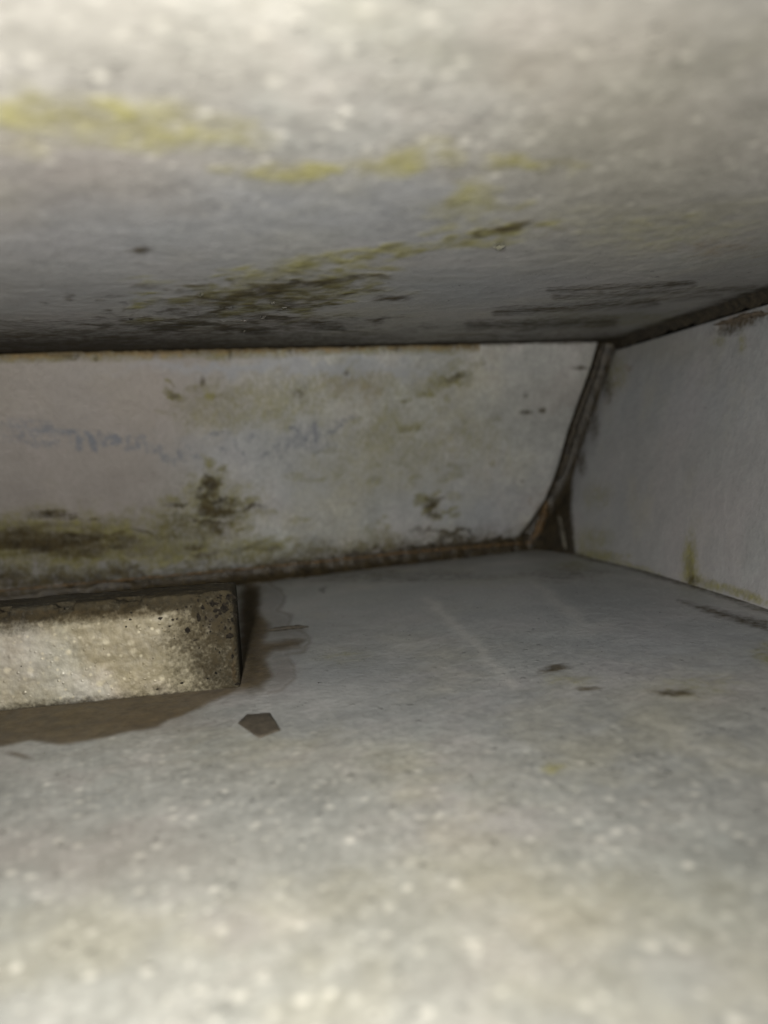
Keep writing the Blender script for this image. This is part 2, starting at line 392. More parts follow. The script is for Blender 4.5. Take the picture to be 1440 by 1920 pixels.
# ------------------------------------------------------------------ upper sheet
xs = axis(-.30, -.05, .215, .26, .0006, .01); ys = axis(-.10, .035, .262, .2635, .0006, .01)
Gx, Gy = np.meshgrid(xs, ys, indexing='ij')
Gz = HC - sag(Gx, Gy) + .0009 * (fbm(Gx * 14, Gy * 14, 3, 2) - .5) * sst(.257, .2, Gy)
def paint_upper(px, py, V):
    X, Y = V[:, 0], V[:, 1]
    sc_ = np.clip((700 - py) / 400, .25, 1.3); wx = px + 110 * (fbm(X * 160, Y * 130, 1, 5) - .5); wy = py + 95 * sc_ * (fbm(X * 150, Y * 130, 2, 5) - .5)
    sx = px + 26 * (fbm(X * 260, Y * 200, 11) - .5); sy = py + 14 * (fbm(X * 240, Y * 200, 12) - .5)
    al = blobs(wx, wy, [(40, 205, 130, 30, .52), (170, 226, 130, 24, .46), (335, 228, 65, 34, .46), (290, 265, 170, 24, .34), (445, 262, 50, 22, .42),
        (510, 328, 75, 14, .44), (565, 318, 60, 12, .38), (690, 312, 60, 18, .44), (755, 297, 38, 24, .52), (830, 286, 28, 12, .42), (960, 303, 58, 11, .52),
        (1068, 320, 25, 8, .40), (880, 362, 48, 34, .46), (850, 402, 60, 26, .42), (940, 430, 52, 12, .5, -14), (870, 452, 110, 10, .45, -6), (720, 472, 95, 9, .45, -6),
        (600, 488, 85, 10, .46, -8), (520, 512, 65, 10, .46, -12), (455, 535, 60, 8, .44, -14), (690, 512, 45, 10, .4), (40, 275, 80, 34, .3), (640, 545, 110, 14, .4),
        (1250, 430, 260, 60, .2), (1150, 600, 200, 16, .3)]) * 1.2
    al = np.maximum(al, scatter(sx, sy, 120, 212, 230, 34, 46, (14, 46), (5, 12), (.3, .72), 6, 1))
    al = np.maximum(al, scatter(sx, sy, 330, 232, 120, 30, 20, (12, 36), (6, 12), (.3, .62), 4, 2))
    al = np.maximum(al, scatter(sx, sy, 560, 320, 150, 16, 22, (12, 36), (4, 8), (.3, .62), -3, 3))
    al = np.maximum(al, scatter(sx, sy, 745, 300, 60, 24, 20, (10, 24), (5, 10), (.35, .75), -8, 4))
    al = np.maximum(al, scatter(sx, sy, 970, 303, 80, 9, 14, (12, 26), (3, 7), (.4, .85), 2, 5))
    al = np.maximum(al, scatter(sx, sy, 880, 375, 70, 44, 20, (10, 28), (5, 11), (.3, .55), -10, 6))
    al = np.maximum(al, scatter(sx, sy, 925, 436, 110, 14, 26, (12, 34), (3, 7), (.4, .9), -9, 7))
    al = np.maximum(al, scatter(sx, sy, 640, 486, 220, 12, 44, (10, 34), (3, 6), (.3, .72), -8, 8))
    al = np.maximum(al, scatter(sx, sy, 500, 550, 250, 46, 120, (8, 34), (3, 6), (.3, .8), -4, 9))
    gr = blobs(wx, wy, [(440, 560, 160, 22, .42, -4), (600, 540, 120, 14, .36, -8), (500, 605, 220, 22, .45), (420, 632, 260, 16, .55), (1010, 612, 150, 8, .5), (960, 632, 220, 10, .5)])
    gr = np.maximum(gr, scatter(sx, sy, 480, 560, 230, 34, 90, (10, 44), (2.5, 5.5), (.25, .56), -3, 10))
    gr = np.maximum(gr, scatter(sx, sy, 430, 612, 300, 26, 70, (14, 60), (3, 7), (.25, .58), -1, 11))
    gr = np.maximum(gr, scatter(sx, sy, 560, 535, 150, 16, 26, (10, 36), (2.5, 5), (.3, .66), -8, 12))
    gr = np.maximum(gr, scatter(sx, sy, 230, 570, 160, 40, 26, (5, 18), (2.5, 6), (.3, .6), 0, 13))
    gr = np.maximum(gr, scatter(sx, sy, 930, 432, 60, 9, 10, (10, 24), (2.5, 5), (.4, .7), -12, 14))
    gr = np.maximum(gr, blobs(px + 4 * (fbm(X * 300, Y * 300, 8) - .5) * 2, py, [(264, 468, 24, 8, .9)]))
    for (x0, y0, x1, y1, wd, s) in ((1030, 545, 1300, 532, 5, .7), (1040, 557, 1420, 540, 5, .6), (1060, 549, 1190, 552, 4, .4), (930, 585, 1230, 566, 6, .75), (1000, 577, 1350, 552, 5, .45), (880, 612, 1150, 604, 8, .7)):
        gr = np.maximum(gr, pline(px, py + 5 * (fbm(X * 60, Y * 400, 4) - .5), [(x0, y0), (x1, y1)], wd * 1.5, s * .8) * (.5 + fbm(X * 120, Y * 800, 6)))
    al = np.minimum(al, np.where(py < 400, .70, .84)); edge = YT - Y
    gr = np.maximum(gr, sst(560, 655, py + 26 * (fbm(X * 60, Y * 60, 7) - .5)) * sst(1150, 300, px) * .62 + sst(610, 660, py + 14 * (fbm(X * 60, Y * 60, 9) - .5)) * .3)  # olive grime, plus edge shade painted darker towards the back
    gr = np.maximum(gr, sst(.016, .003, edge + .006 * (fbm(X * 120, Y * 120, 5) - .5)) * .9)  # shade of the far gap put in as a dark line
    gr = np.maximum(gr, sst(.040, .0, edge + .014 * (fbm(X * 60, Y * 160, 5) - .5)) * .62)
    # along the end plate
    e2 = -((V - ET) @ np.array([EN[0], EN[1], 0])) * -1
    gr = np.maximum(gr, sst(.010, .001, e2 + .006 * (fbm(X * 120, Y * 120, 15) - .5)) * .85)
    st = rgba(len(px), al, gr, blobs(wx, wy, [(1370, 470, 110, 16, .3), (790, 170, 60, 30, .1)]), None)
    ti = rgba(len(px), blobs(wx, wy, [(150, 350, 260, 110, .6), (1000, 130, 60, 30, .4)]), blobs(wx, wy, [(500, 480, 900, 130, .55), (640, 400, 280, 70, .8), (800, 345, 80, 20, .6), (250, 460, 300, 70, .7), (900, 540, 240, 40, .8), (180, 570, 240, 50, .6)]),
              blobs(wx, wy, [(1200, 250, 320, 260, .7), (600, 60, 900, 160, .4)]), blobs(wx, wy, [(350, 60, 420, 90, .15)]))
    return st, ti, rgba(len(px), .12 + .88 * sst(520, 260, py), None, None, None)  # painted glints grow denser towards the camera
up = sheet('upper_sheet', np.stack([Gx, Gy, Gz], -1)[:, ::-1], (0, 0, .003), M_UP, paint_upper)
tag(up, 'large pale galvanised sheet overhead, streaked with yellow green algae', 'metal sheet')

# ------------------------------------------------------------------ lower sheet
xs = axis(-.30, -.05, .19, .24, .0006, .01); ys = axis(-.10, .035, .305, .325, .0006, .01)
Gx, Gy = np.meshgrid(xs, ys, indexing='ij')
Gz = .0030 * sst(.06, .16, Gy) * sst(.29, .19, Gy) * sst(.05, .11, Gx) + .0010 * (fbm(Gx * 12, Gy * 12, 23, 2) - .5) * sst(.03, .12, Gy)
def paint_lower(px, py, V):
    X, Y = V[:, 0], V[:, 1]
    wx = px + 26 * (fbm(X * 120, Y * 90, 31) - .5); wy = py + 16 * (fbm(X * 110, Y * 90, 32) - .5)
    al = blobs(wx, wy, [(1035, 1438, 22, 10, .55), (1070, 1062, 40, 10, .35), (1300, 1285, 110, 32, .22), (1440, 1225, 30, 25, .5), (1060, 1275, 60, 14, .3), (640, 1230, 60, 20, .22), (960, 1480, 200, 60, .1)])
    qx = px + 12 * (fbm(X * 200, Y * 160, 37) - .5); qy = py + 9 * (fbm(X * 200, Y * 160, 38) - .5)
    wet = poly_in(wx, wy, [(-400, 1420), (-30, 1402), (60, 1388), (110, 1398), (200, 1383), (290, 1362), (350, 1340), (392, 1318), (450, 1295), (460, 1270), (-400, 1330)], 7) * .9
    wet = np.maximum(wet, blobs(qx, qy, [(36, 1415, 28, 6, .8, 12), (-120, 1400, 90, 18, .7), (430, 1350, 22, 4, .35, 20)]))
    lobes = [(452, 1080), (505, 1092), (528, 1108), (533, 1130), (518, 1143), (546, 1158), (538, 1176), (572, 1186), (580, 1206), (568, 1222), (536, 1228), (550, 1250), (553, 1272), (530, 1292), (500, 1298), (440, 1300)]
    core = [(452, 1085), (492, 1100), (488, 1140), (512, 1176), (500, 1200), (540, 1196), (574, 1198), (566, 1216), (520, 1222), (500, 1236), (515, 1268), (490, 1296), (440, 1300)]
    wet = np.maximum(wet, poly_in(qx, qy, lobes, 9) * .42); wet = np.maximum(wet, poly_in(qx, qy, core, 17) * .95)
    wet = np.maximum(wet, pline(qx, qy, lobes[1:-1], 6, .5))
    gr = blobs(wx, wy, [(1040, 1254, 36, 7, .8, -8), (1100, 1292, 24, 5, .7, -4), (1263, 1298, 38, 7, .75), (604, 1104, 6, 5, .5), (1060, 1075, 90, 16, .3), (700, 1080, 260, 14, .35), (470, 1200, 14, 100, .5)])
    yb = V[:, 1]
    gr = np.maximum(gr, sst(.010, .0, (YB - Y) + .008 * (fbm(X * 90, Y * 90, 35) - .5)) * .6)
    e2 = (V - EB) @ EN
    gr = np.maximum(gr, sst(.0055, .0, e2 + .004 * (fbm(X * 90, Y * 90, 36) - .5)) * .6)
    gr = np.maximum(gr, poly_in(px, py, [(1270, 1125), (1440, 1165), (1440, 1185), (1330, 1152)], 8) * .7)
    wh = pline(wx, wy, [(805, 1130), (880, 1200), (960, 1285)], 9, .8) + pline(wx, wy, [(1000, 1090), (1085, 1160)], 10, .6) + blobs(wx, wy, [(760, 1210, 40, 16, .5), (640, 1310, 120, 30, .5), (1100, 1180, 50, 14, .5)])
    st = rgba(len(px), al, gr, blobs(wx, wy, [(1220, 1500, 70, 16, .14)]), None)
    ti = rgba(len(px), blobs(wx, wy, [(150, 1600, 260, 60, .45), (300, 1350, 100, 24, .5), (535, 1262, 26, 28, .7)]), blobs(wx, wy, [(900, 1200, 700, 130, .55), (900, 1140, 420, 60, .8), (1250, 1200, 220, 60, .8), (650, 1270, 150, 60, .6), (850, 1330, 400, 60, .4), (520, 1130, 26, 30, .7)]),
              blobs(wx, wy, [(700, 1780, 1100, 260, .4), (1100, 1700, 400, 90, .5), (1250, 1320, 160, 40, .5), (600, 1430, 300, 60, .3)]), wh * .8)
    return st, ti, rgba(len(px), .05 + .95 * sst(1250, 1620, py), wet, None, None)  # fewer painted glints on the far floor, more up close
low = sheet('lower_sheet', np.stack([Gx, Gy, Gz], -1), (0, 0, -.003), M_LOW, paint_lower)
tag(low, 'dull grey galvanised sheet forming the floor of the recess', 'metal sheet')

# ------------------------------------------------------------------ back plate
H = np.linalg.norm(np.array([0, YB - YT, HC]))
edge_px = [(1121, 640), (1106, 690), (1084, 750), (1064, 806), (1047, 868), (1036, 900), (1020, 938), (1000, 968), (976, 1000), (958, 1040)]
eu = np.array([back(*p) for p in edge_px]); ev = (eu - BP0) @ BDN
us = np.concatenate([np.linspace(0, .62, 40)[:-1], np.linspace(.62, 1, 460)]); vs = np.linspace(0.0006, H - .0004, 170)
umax = np.interp(vs, ev, eu[:, 0])
U0 = -.30
GU = U0 + us[:, None] * (umax[None, :] - U0)
top_rag = .0007 * (fbm(us * 400, us * 0, 41) - .5)
GV = vs[None, :] + top_rag[:, None] * (vs[None, :] < .004)
warp = .0010 * (fbm(GU * 14, GV * 20, 44, 2) - .5)
G = BP0 + GU[..., None] * np.array([1.0, 0, 0]) + GV[..., None] * BDN + warp[..., None] * BN
def paint_back(px, py, V):
    X = V[:, 0]; T = (V - BP0) @ BDN
    wx = px + 80 * (fbm(X * 190, T * 190, 51, 5) - .5); wy = py + 70 * (fbm(X * 170, T * 190, 52, 5) - .5)
    sx = px + 22 * (fbm(X * 300, T * 260, 61) - .5); sy = py + 16 * (fbm(X * 300, T * 260, 62) - .5)
    al = blobs(wx, wy, [(20, 1018, 240, 56, .8), (230, 1015, 170, 46, .66), (400, 962, 90, 52, .5), (388, 920, 36, 40, .45), (330, 1018, 110, 28, .5),
        (430, 770, 100, 44, .34), (660, 880, 130, 80, .16), (820, 722, 60, 10, .4, -14), (720, 800, 70, 40, .26), (720, 992, 28, 18, .42), (690, 1018, 70, 10, .5), (860, 830, 140, 70, .22),
        (640, 720, 160, 30, .24), (450, 1035, 220, 18, .5), (560, 760, 70, 34, .22), (865, 700, 60, 20, .3)])
    al = np.maximum(al, scatter(sx, sy, 60, 1012, 260, 34, 80, (14, 60), (5, 13), (.35, .92), 1, 21))
    al = np.maximum(al, scatter(sx, sy, 405, 960, 80, 42, 46, (9, 28), (4, 9), (.4, .95), -6, 22))
    al = np.maximum(al, scatter(sx, sy, 392, 908, 28, 34, 16, (6, 14), (5, 12), (.4, .9), -20, 23))
    al = np.maximum(al, scatter(sx, sy, 420, 760, 110, 40, 26, (10, 30), (4, 9), (.15, .36), 0, 24))
    al = np.maximum(al, scatter(sx, sy, 720, 850, 220, 120, 40, (8, 26), (5, 12), (.15, .38), -10, 25))
    al = np.maximum(al, scatter(sx, sy, 840, 714, 60, 12, 16, (8, 20), (3, 6), (.35, .8), -22, 26))
    al = np.maximum(al, scatter(sx, sy, 815, 950, 28, 30, 16, (7, 16), (3, 6), (.45, .95), -18, 27))
    al = np.maximum(al, scatter(sx, sy, 320, 735, 34, 12, 9, (7, 14), (3, 6), (.4, .75), 35, 28))
    al = np.maximum(al, scatter(sx, sy, 770, 805, 26, 10, 7, (7, 13), (3, 6), (.4, .75), -20, 29))
    al = np.maximum(al, scatter(sx, sy, 300, 1040, 380, 16, 60, (14, 50), (3, 7), (.3, .7), -3, 30))
    al = np.maximum(al, blobs(wx, wy, [(120, 1075, 330, 34, .5)]))
    gr = blobs(wx, wy, [(100, 1088, 420, 26, .6), (200, 1098, 420, 13, .7), (40, 1020, 190, 26, .38), (380, 985, 80, 22, .36)])
    gr = np.maximum(gr, scatter(sx, sy, 60, 1018, 240, 22, 60, (12, 46), (3, 8), (.3, .78), 1, 31))
    gr = np.maximum(gr, scatter(sx, sy, 405, 960, 64, 34, 34, (7, 24), (3, 6), (.35, .85), -8, 32))
    gr = np.maximum(gr, scatter(sx, sy, 400, 905, 16, 26, 9, (5, 12), (4, 9), (.4, .8), 30, 33))
    gr = np.maximum(gr, scatter(sx, sy, 118, 970, 60, 7, 12, (8, 20), (2.5, 5), (.4, .85), 8, 34))
    gr = np.maximum(gr, scatter(sx, sy, 812, 948, 20, 22, 8, (5, 12), (2.5, 4.5), (.4, .75), -18, 35))
    gr = np.maximum(gr, blobs(px + 10 * (fbm(X * 300, T * 300, 58) - .5), py, [(1088, 690, 14, 4, .8), (985, 773, 12, 4, .8), (1018, 770, 7, 5, .85), (985, 742, 6, 4, .5), (860, 705, 8, 6, .5), (978, 902, 5, 4, .5), (818, 938, 16, 5, .6, -20), (806, 960, 8, 10, .6, 20)]))
    gr = np.maximum(gr, blobs(px, py, [(432, 658, 4, 16, .75), (370, 654, 4, 10, .7), (545, 658, 4, 8, .6), (180, 672, 5, 6, .5), (145, 668, 4, 8, .6), (745, 655, 10, 5, .6), (380, 716, 5, 10, .6), (650, 700, 7, 5, .6), (560, 738, 10, 8, .4)]))
    foot = H - T
    gr = np.maximum(gr, blobs(wx, wy, [(560, 1060, 300, 14, .5)]))
    gr = np.maximum(gr, sst(.017, .003, foot + .008 * (fbm(X * 60, T * 60, 63) - .5)) * .62 * sst(250, 600, px))
    gr = np.maximum(gr, sst(.0095, .004, foot + .006 * (fbm(X * 70, T * 60, 53) - .5)) * .95)
    al = np.maximum(al, sst(.0048, .0004, T + .003 * (fbm(X * 110, T * 200, 66) - .5)) * .75 * (px < 900))
    gr = np.maximum(gr, blobs(px, wy, [(860, 1003, 90, 8, .95), (700, 1030, 120, 10, .8)]))
    topr = sst(.0038, .0004, T + .003 * (fbm(X * 140, T * 200, 54) - .5))
    ru = topr * .6 * (px < 900)
    gr = np.maximum(gr, sst(.0018, .0003, T + .0018 * (fbm(X * 260, T * 200, 55) - .5)) * .5)
    ru = np.maximum(ru, blobs(wx, wy, [(1010, 960, 20, 40, .45), (680, 735, 50, 20, .15)]))
    ink = np.zeros_like(px)
    br = .35 + .9 * fbm(X * 700, T * 700, 57)
    for pts, wd, s in INK:
        ink = np.maximum(ink, pline(px + 9 * (fbm(X * 400, T * 400, 59) - .5), py + 8 * (fbm(X * 400, T * 400, 60) - .5), pts, wd * 1.5, s * .95) * br)
    ink = np.maximum(ink, blobs(wx, wy, [(25, 812, 40, 18, .3), (120, 815, 130, 22, .14), (580, 820, 70, 26, .32), (540, 870, 40, 40, .22), (420, 830, 150, 28, .14), (640, 785, 60, 14, .2)]))
    st = rgba(len(px), al, gr, ru, ink)
    pinkm = sst(560, 260, px + .4 * (py - 800)) * .9
    ti = rgba(len(px), np.maximum(pinkm, blobs(wx, wy, [(660, 720, 50, 20, .6), (1060, 740, 60, 40, .5)])),
              blobs(wx, wy, [(560, 692, 300, 14, .9), (640, 690, 260, 12, .7), (590, 810, 90, 36, .7), (480, 840, 140, 36, .6), (880, 960, 100, 50, .8), (560, 910, 60, 60, .5), (200, 1075, 330, 26, .9), (800, 880, 260, 120, .4), (520, 880, 120, 80, .5), (740, 960, 60, 40, .4)]),
              blobs(wx, wy, [(700, 840, 220, 130, .5), (850, 720, 120, 50, .4)]), blobs(wx, wy, [(1000, 700, 120, 70, .35), (980, 850, 80, 60, .2)]))
    return st, ti, rgba(len(px), np.full(len(px), .6), None, None, None)
# faded stencil strokes, no longer legible
INK = [([(0, 806), (18, 826)], 6, .6), ([(92, 800), (96, 832)], 5, .6), ([(186, 812), (196, 836)], 5, .55), ([(268, 822), (276, 842)], 5, .5), ([(300, 838), (306, 852)], 5, .5), ([(336, 846), (344, 868)], 5, .45), ([(440, 822), (446, 846)], 5, .4), ([(410, 838), (428, 852)], 5, .4), ([(20, 800), (20, 830)], 9, .5), ([(40, 798), (42, 826)], 8, .45), ([(60, 806), (66, 832)], 5, .9), ([(66, 806), (80, 812), (84, 834)], 5, .9), ([(70, 792), (84, 792)], 4, .7),
       ([(100, 806), (112, 826), (124, 806)], 5, .8), ([(130, 806), (146, 812), (150, 838)], 5, .9), ([(164, 814), (178, 838)], 6, 1.0), ([(200, 820), (216, 820), (226, 828), (208, 832)], 5, .75), ([(240, 820), (240, 840), (258, 840), (260, 822)], 5, .7),
       ([(282, 842), (292, 844)], 6, .6), ([(310, 858), (326, 866)], 6, .8), ([(352, 836), (350, 852), (374, 858)], 5, .4), ([(384, 822), (400, 812), (432, 812)], 5, .45), ([(470, 812), (470, 828)], 4, .5), ([(455, 850), (460, 870)], 4, .45), ([(500, 815), (500, 832)], 4, .5),
       ([(520, 830), (524, 866)], 5, .6), ([(550, 802), (575, 822)], 5, .8), ([(592, 796), (594, 826)], 5, .8), ([(552, 832), (570, 838)], 8, .6), ([(610, 814), (640, 798)], 5, .6), ([(640, 790), (660, 784)], 4, .5), ([(490, 856), (510, 846), (522, 856)], 4, .5)]
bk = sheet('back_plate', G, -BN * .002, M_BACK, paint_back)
tag(bk, 'long pale plate at the back with faded blue marks and olive stains', 'metal plate')
# wet dirt at the foot of the plate, with a rusty crest
fx = [-.30, -.10, -.02, .03, .06, .09, .12, .145, .160]
foot = [np.array([x, YB, 0.0]) for x in fx]
fillet('sealant_bead', foot, -BDN, (0, -1, 0), [.006, .006, .006, .007, .007, .008, .0085, .009, .008], [.008, .008, .008, .008, .007, .006, .005, .004, .004], M_SEAL, bk, .25, 3, 22)
crest = [floor(x, y) for x, y in ((-700, 1190), (0, 1122), (200, 1100), (400, 1078), (600, 1060), (760, 1044), (900, 1030), (985, 1022))]
crest = [hit(x, y, BP0 + BN * .0025, BN) for x, y in ((-700, 1150), (0, 1108), (200, 1090), (400, 1072), (600, 1053), (760, 1036), (900, 1024), (985, 1018))]
tube('rust_line', crest, [.0002, .00022, .00026, .0003, .0003, .0004, .0004, .0005], M_RUST, bk, 6, .9, 5, 24)

# ------------------------------------------------------------------ end plate
left_px = [(1154, 642), (1136, 700), (1108, 780), (1086, 840), (1071, 895), (1068, 950), (1073, 1000), (1079, 1046)]
EV = ET - EB; EV = EV - ED * np.dot(EV, ED); EH = np.linalg.norm(EV); EV /= EH
lp = np.array([endp(*p) for p in left_px]); lt = (lp - EB) @ EV; ls = (lp - EB) @ ED
o_ = np.argsort(lt)
ts = np.linspace(.0004, EH - .0040, 150)
smin = np.interp(ts, lt[o_], ls[o_])
ss_ = np.concatenate([np.linspace(0, 1, 260)])
SM = .26
GS = smin[None, :] + (ss_[:, None] ** 1.15) * (SM - smin[None, :])
warp = .0009 * (fbm(GS * 14, ts[None, :] * 16, 64, 2) - .5)
G = EB + GS[..., None] * ED + np.broadcast_to(ts[None, :, None], GS.shape + (1,)) * EV + warp[..., None] * EN
def paint_end(px, py, V):
    S = (V - EB) @ ED; T = (V - EB) @ EV
    wx = px + 18 * (fbm(S * 120, T * 120, 71) - .5); wy = py + 18 * (fbm(S * 120, T * 120, 72) - .5)
    al = blobs(wx, wy, [(1295, 1050, 14, 50, .72), (1293, 1075, 12, 30, .6), (1340, 1098, 60, 9, .6, 18), (1405, 1120, 40, 10, .6, 16), (1180, 1062, 120, 9, .45, 20), (1110, 1010, 40, 24, .35), (1120, 930, 30, 30, .25), (1150, 700, 30, 40, .4), (1395, 645, 8, 22, .45), (1350, 640, 14, 10, .5), (1120, 1040, 60, 8, .5)])
    gr = blobs(wx, wy, [(1298, 1088, 12, 8, .6), (1090, 870, 10, 26, .6), (1115, 800, 12, 30, .5), (1140, 730, 12, 30, .5), (1250, 615, 80, 10, .5, -18), (1395, 606, 60, 12, .6, -14), (1370, 622, 24, 10, .5), (1320, 762, 5, 3, .35)])
    e = S - np.interp(T, lt[o_], ls[o_])
    gr = np.maximum(gr, sst(.0045, .0, e + .004 * (fbm(S * 160, T * 160, 73) - .5)) * .7)
    gr = np.maximum(gr, sst(.0022, .0, T + .002 * (fbm(S * 160, T * 160, 74) - .5)) * .75)
    ru = blobs(wx, wy, [(1400, 598, 60, 12, .6, -14), (1115, 770, 10, 16, .4), (1180, 690, 10, 10, .4)])
    st = rgba(len(px), al, gr, ru, None)
    ti = rgba(len(px), blobs(wx, wy, [(1330, 950, 200, 160, .35)]), blobs(wx, wy, [(1280, 760, 220, 90, .6), (1150, 960, 60, 120, .5)]), blobs(wx, wy, [(1230, 650, 120, 30, .4)]), None)
    ti[:, 1] = np.maximum(ti[:, 1], .35)
    return st, ti, rgba(len(px), np.full(len(px), .3), None, None, None)
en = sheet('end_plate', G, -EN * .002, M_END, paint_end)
tag(en, 'dim grey plate closing the right end, with one short rusty drip', 'metal plate')
# dark strip standing in for the shaded gap between the end plate and the upper sheet, crust on its lip, thin line at its foot
tl = [ET + ED * s for s in (-.006, .02, .05, .08, .11, .15, .2, .26)]
fillet('seam_dirt_shade', tl, -EV, EN * np.array([1, 1, 0]), [.0042, .0036, .0036, .0038, .0036, .0036, .0036, .0036], .0026, M_DARK, en, .3, 13, 20)
bl = [EB + ED * s for s in (.002, .03, .06, .09, .12, .16, .2, .26)]
fillet('foot_dirt', bl, EV, EN * np.array([1, 1, 0]), [.0008, .0008, .0009, .001, .0013, .0014, .0014, .0014], [.001, .001, .001, .0015, .0026, .003, .003, .003], M_SEAL, en, .4, 17, 20)
tube('rust_crust', [endp(1340, 610) + EN * .0004, endp(1375, 602) + EN * .0004, endp(1405, 592) + EN * .0005, endp(1445, 588) + EN * .0004], [.0005, .0007, .0008, .0006], M_RUSTCRUST, en, 8, .5, 19, 8, .8)

# ------------------------------------------------------------------ open corner between the two plates
cor = bpy.data.objects.new('corner_seam', None); COL.objects.link(cor)
tag(cor, 'dark open corner seam between back plate and end plate, packed with sealant', 'seam')
rows = np.linspace(636, 1052, 44)
pe = np.array(edge_px, float); le = np.array(left_px, float)
V = []; m = 9
for i, y in enumerate(rows):
    a = back(np.interp(y, pe[:, 1], pe[:, 0]) - 6, y) - BN * .0012
    b = endp(np.interp(y, le[:, 1], le[:, 0]) + 6, y) - EN * .0012
    deep = (.0035 + .006 * sst(880, 1010, y))
    for k in range(m):
        t = k / (m - 1)
        p = a * (1 - t) + b * t + np.array([.35, .9, 0]) * deep * math.sin(math.pi * t)
        p = p + np.array([0, -1, 0]) * .0016 * (fbm(np.array(i * .35), np.array(k * .9), 81) - .5) * (0 < k < m - 1)
        V.append(p)
n0 = len(V)
V += [v + np.array([.0004, .002, 0]) for v in V]
def gridf(n, m, o=0, rev=False):
    F = [(o + i * m + k, o + i * m + k + 1, o + (i + 1) * m + k + 1, o + (i + 1) * m + k) for i in range(n - 1) for k in range(m - 1)]
    return [f[::-1] for f in F] if rev else F
nr = len(rows)
F = gridf(nr, m, 0, True) + gridf(nr, m, n0)
F += [(i * m, i * m + n0, (i + 1) * m + n0, (i + 1) * m) for i in range(nr - 1)] + [(i * m + m - 1, (i + 1) * m + m - 1, (i + 1) * m + m - 1 + n0, i * m + m - 1 + n0) for i in range(nr - 1)]
F += [tuple(range(m)) + tuple(range(n0 + m - 1, n0 - 1, -1)), tuple(range((nr - 1) * m, nr * m))[::-1] + tuple(range(n0 + (nr - 1) * m, n0 + nr * m))]
link('sealant_fill', V, F, M_FILL, cor)
def mid(x, y, t=.5, d=.001):
    yy = min(max(y, 642), 1000)
    a = back(x, y); b = endp(x, y)
    return a * (1 - t) + b * t - ray(x, y) * d / np.linalg.norm(ray(x, y))
tube('folded_edge', [back(x + 9, y) + BN * .0006 for x, y in edge_px[:6]], [.0009, .0012, .0013, .0013, .0011, .0008], M_DARK, cor, 8, .25, 23, 8)
tube('dirt_ridge', [endp(x - 5, y) + EN * .0008 for x, y in ((1150, 650), (1132, 705), (1108, 770), (1088, 830), (1072, 890))], [.0012, .0016, .0019, .0016, .0009], M_DARK, cor, 8, .45, 25, 10)
tube('pale_chip', [mid(1140, 648), mid(1137, 660), mid(1133, 672)], [.0006, .0009, .0005], M_RUST, cor, 8, .3, 27, 5)
tube('rusty_strip', [back(x, y) + BN * .0006 for x, y in ((1024, 938), (1018, 965), (1008, 992), (996, 1014), (984, 1020))], [.0009, .0014, .0016, .0015, .0008], M_AMBER, cor, 8, .4, 29, 8)
tube('metal_fin', [endp(x, y) + EN * .0012 for x, y in ((1050, 935), (1055, 965), (1061, 1000), (1066, 1030))], [.0006, .0010, .0011, .0009], M_PALE, cor, 8, .3, 31, 8)

# ------------------------------------------------------------------ bar on the floor, left
bar = bpy.data.objects.new('steel_bar', None); COL.objects.link(bar)
tag(bar, 'short rough cream bar lying at the left with black specks on its end', 'metal bar')
c0 = floor(0, 1333); c1 = floor(450, 1289)
bar.location = Vector(c1)
BD = (c0 - c1); BD[2] = 0; BD /= np.linalg.norm(BD)                # along the bar, to the left
BF = np.array([BD[1], -BD[0], 0.0])
if BF[1] > 0: BF = -BF                                            # out of the front face
tp = hit(450, 1106, c1, BF)
BH = tp[2]; BT = .0115
ridge = .0009
# cross section: front face, rounded top front, top, back
prof = [(0, t * (BH - ridge)) for t in np.linspace(0.0004, 1, 46)]
prof += [(ridge * (1 - math.cos(g)), BH - ridge + ridge * math.sin(g)) for g in np.linspace(0, math.pi / 2, 7)[1:]]
prof += [(t, BH) for t in np.linspace(ridge, BT, 24)[1:]]
prof += [(BT, BH * t) for t in np.linspace(1, .02, 5)[1:]]
prof = np.array(prof)
La = np.concatenate([np.linspace(0, .085, 240), np.linspace(.09, .28, 16)])
V = []
for l in La:
    e = .0007 * max(0, 1 - l / .0007) ** 2                         # rounded right end
    for (d, z) in prof:
        V.append(BD * l - BF * (d + e) + np.array([0, 0, z - e * (z > BH * .9)]))
V = np.array(V)
nl, npf = len(La), len(prof)
chip = -.0016 * sst(.58, .80, fbm(np.repeat(La, npf) * 160, np.zeros(nl * npf), 92, 4)) * (np.tile(prof[:, 1], nl) > BH * .93) * (np.tile(prof[:, 0], nl) < .0025)
rough_ = chip + (fbm(np.repeat(La, npf) * 420, np.tile(np.arange(npf) * .28, nl), 91, 3) - .5) * .00055
V = V + BF[None] * rough_[:, None] + np.array([0, 0, 1.0])[None] * (rough_ * (np.tile(prof[:, 1], nl) > BH * .97))[:, None]
F = gridf(nl, npf, 0, True)
F.append(tuple(range(npf))); F.append(tuple((nl - 1) * npf + k for k in range(npf))[::-1])
F += [((i + 1) * npf, i * npf, i * npf + npf - 1, (i + 1) * npf + npf - 1) for i in range(nl - 1)]
W = V + c1
px, py, d = proj(W); l = np.repeat(La, npf); z = np.tile(prof[:, 1], nl); dd = np.tile(prof[:, 0], nl)
wx = px + 16 * (fbm(l * 260, z * 260, 93) - .5); wy = py + 14 * (fbm(l * 240, z * 260, 94) - .5)
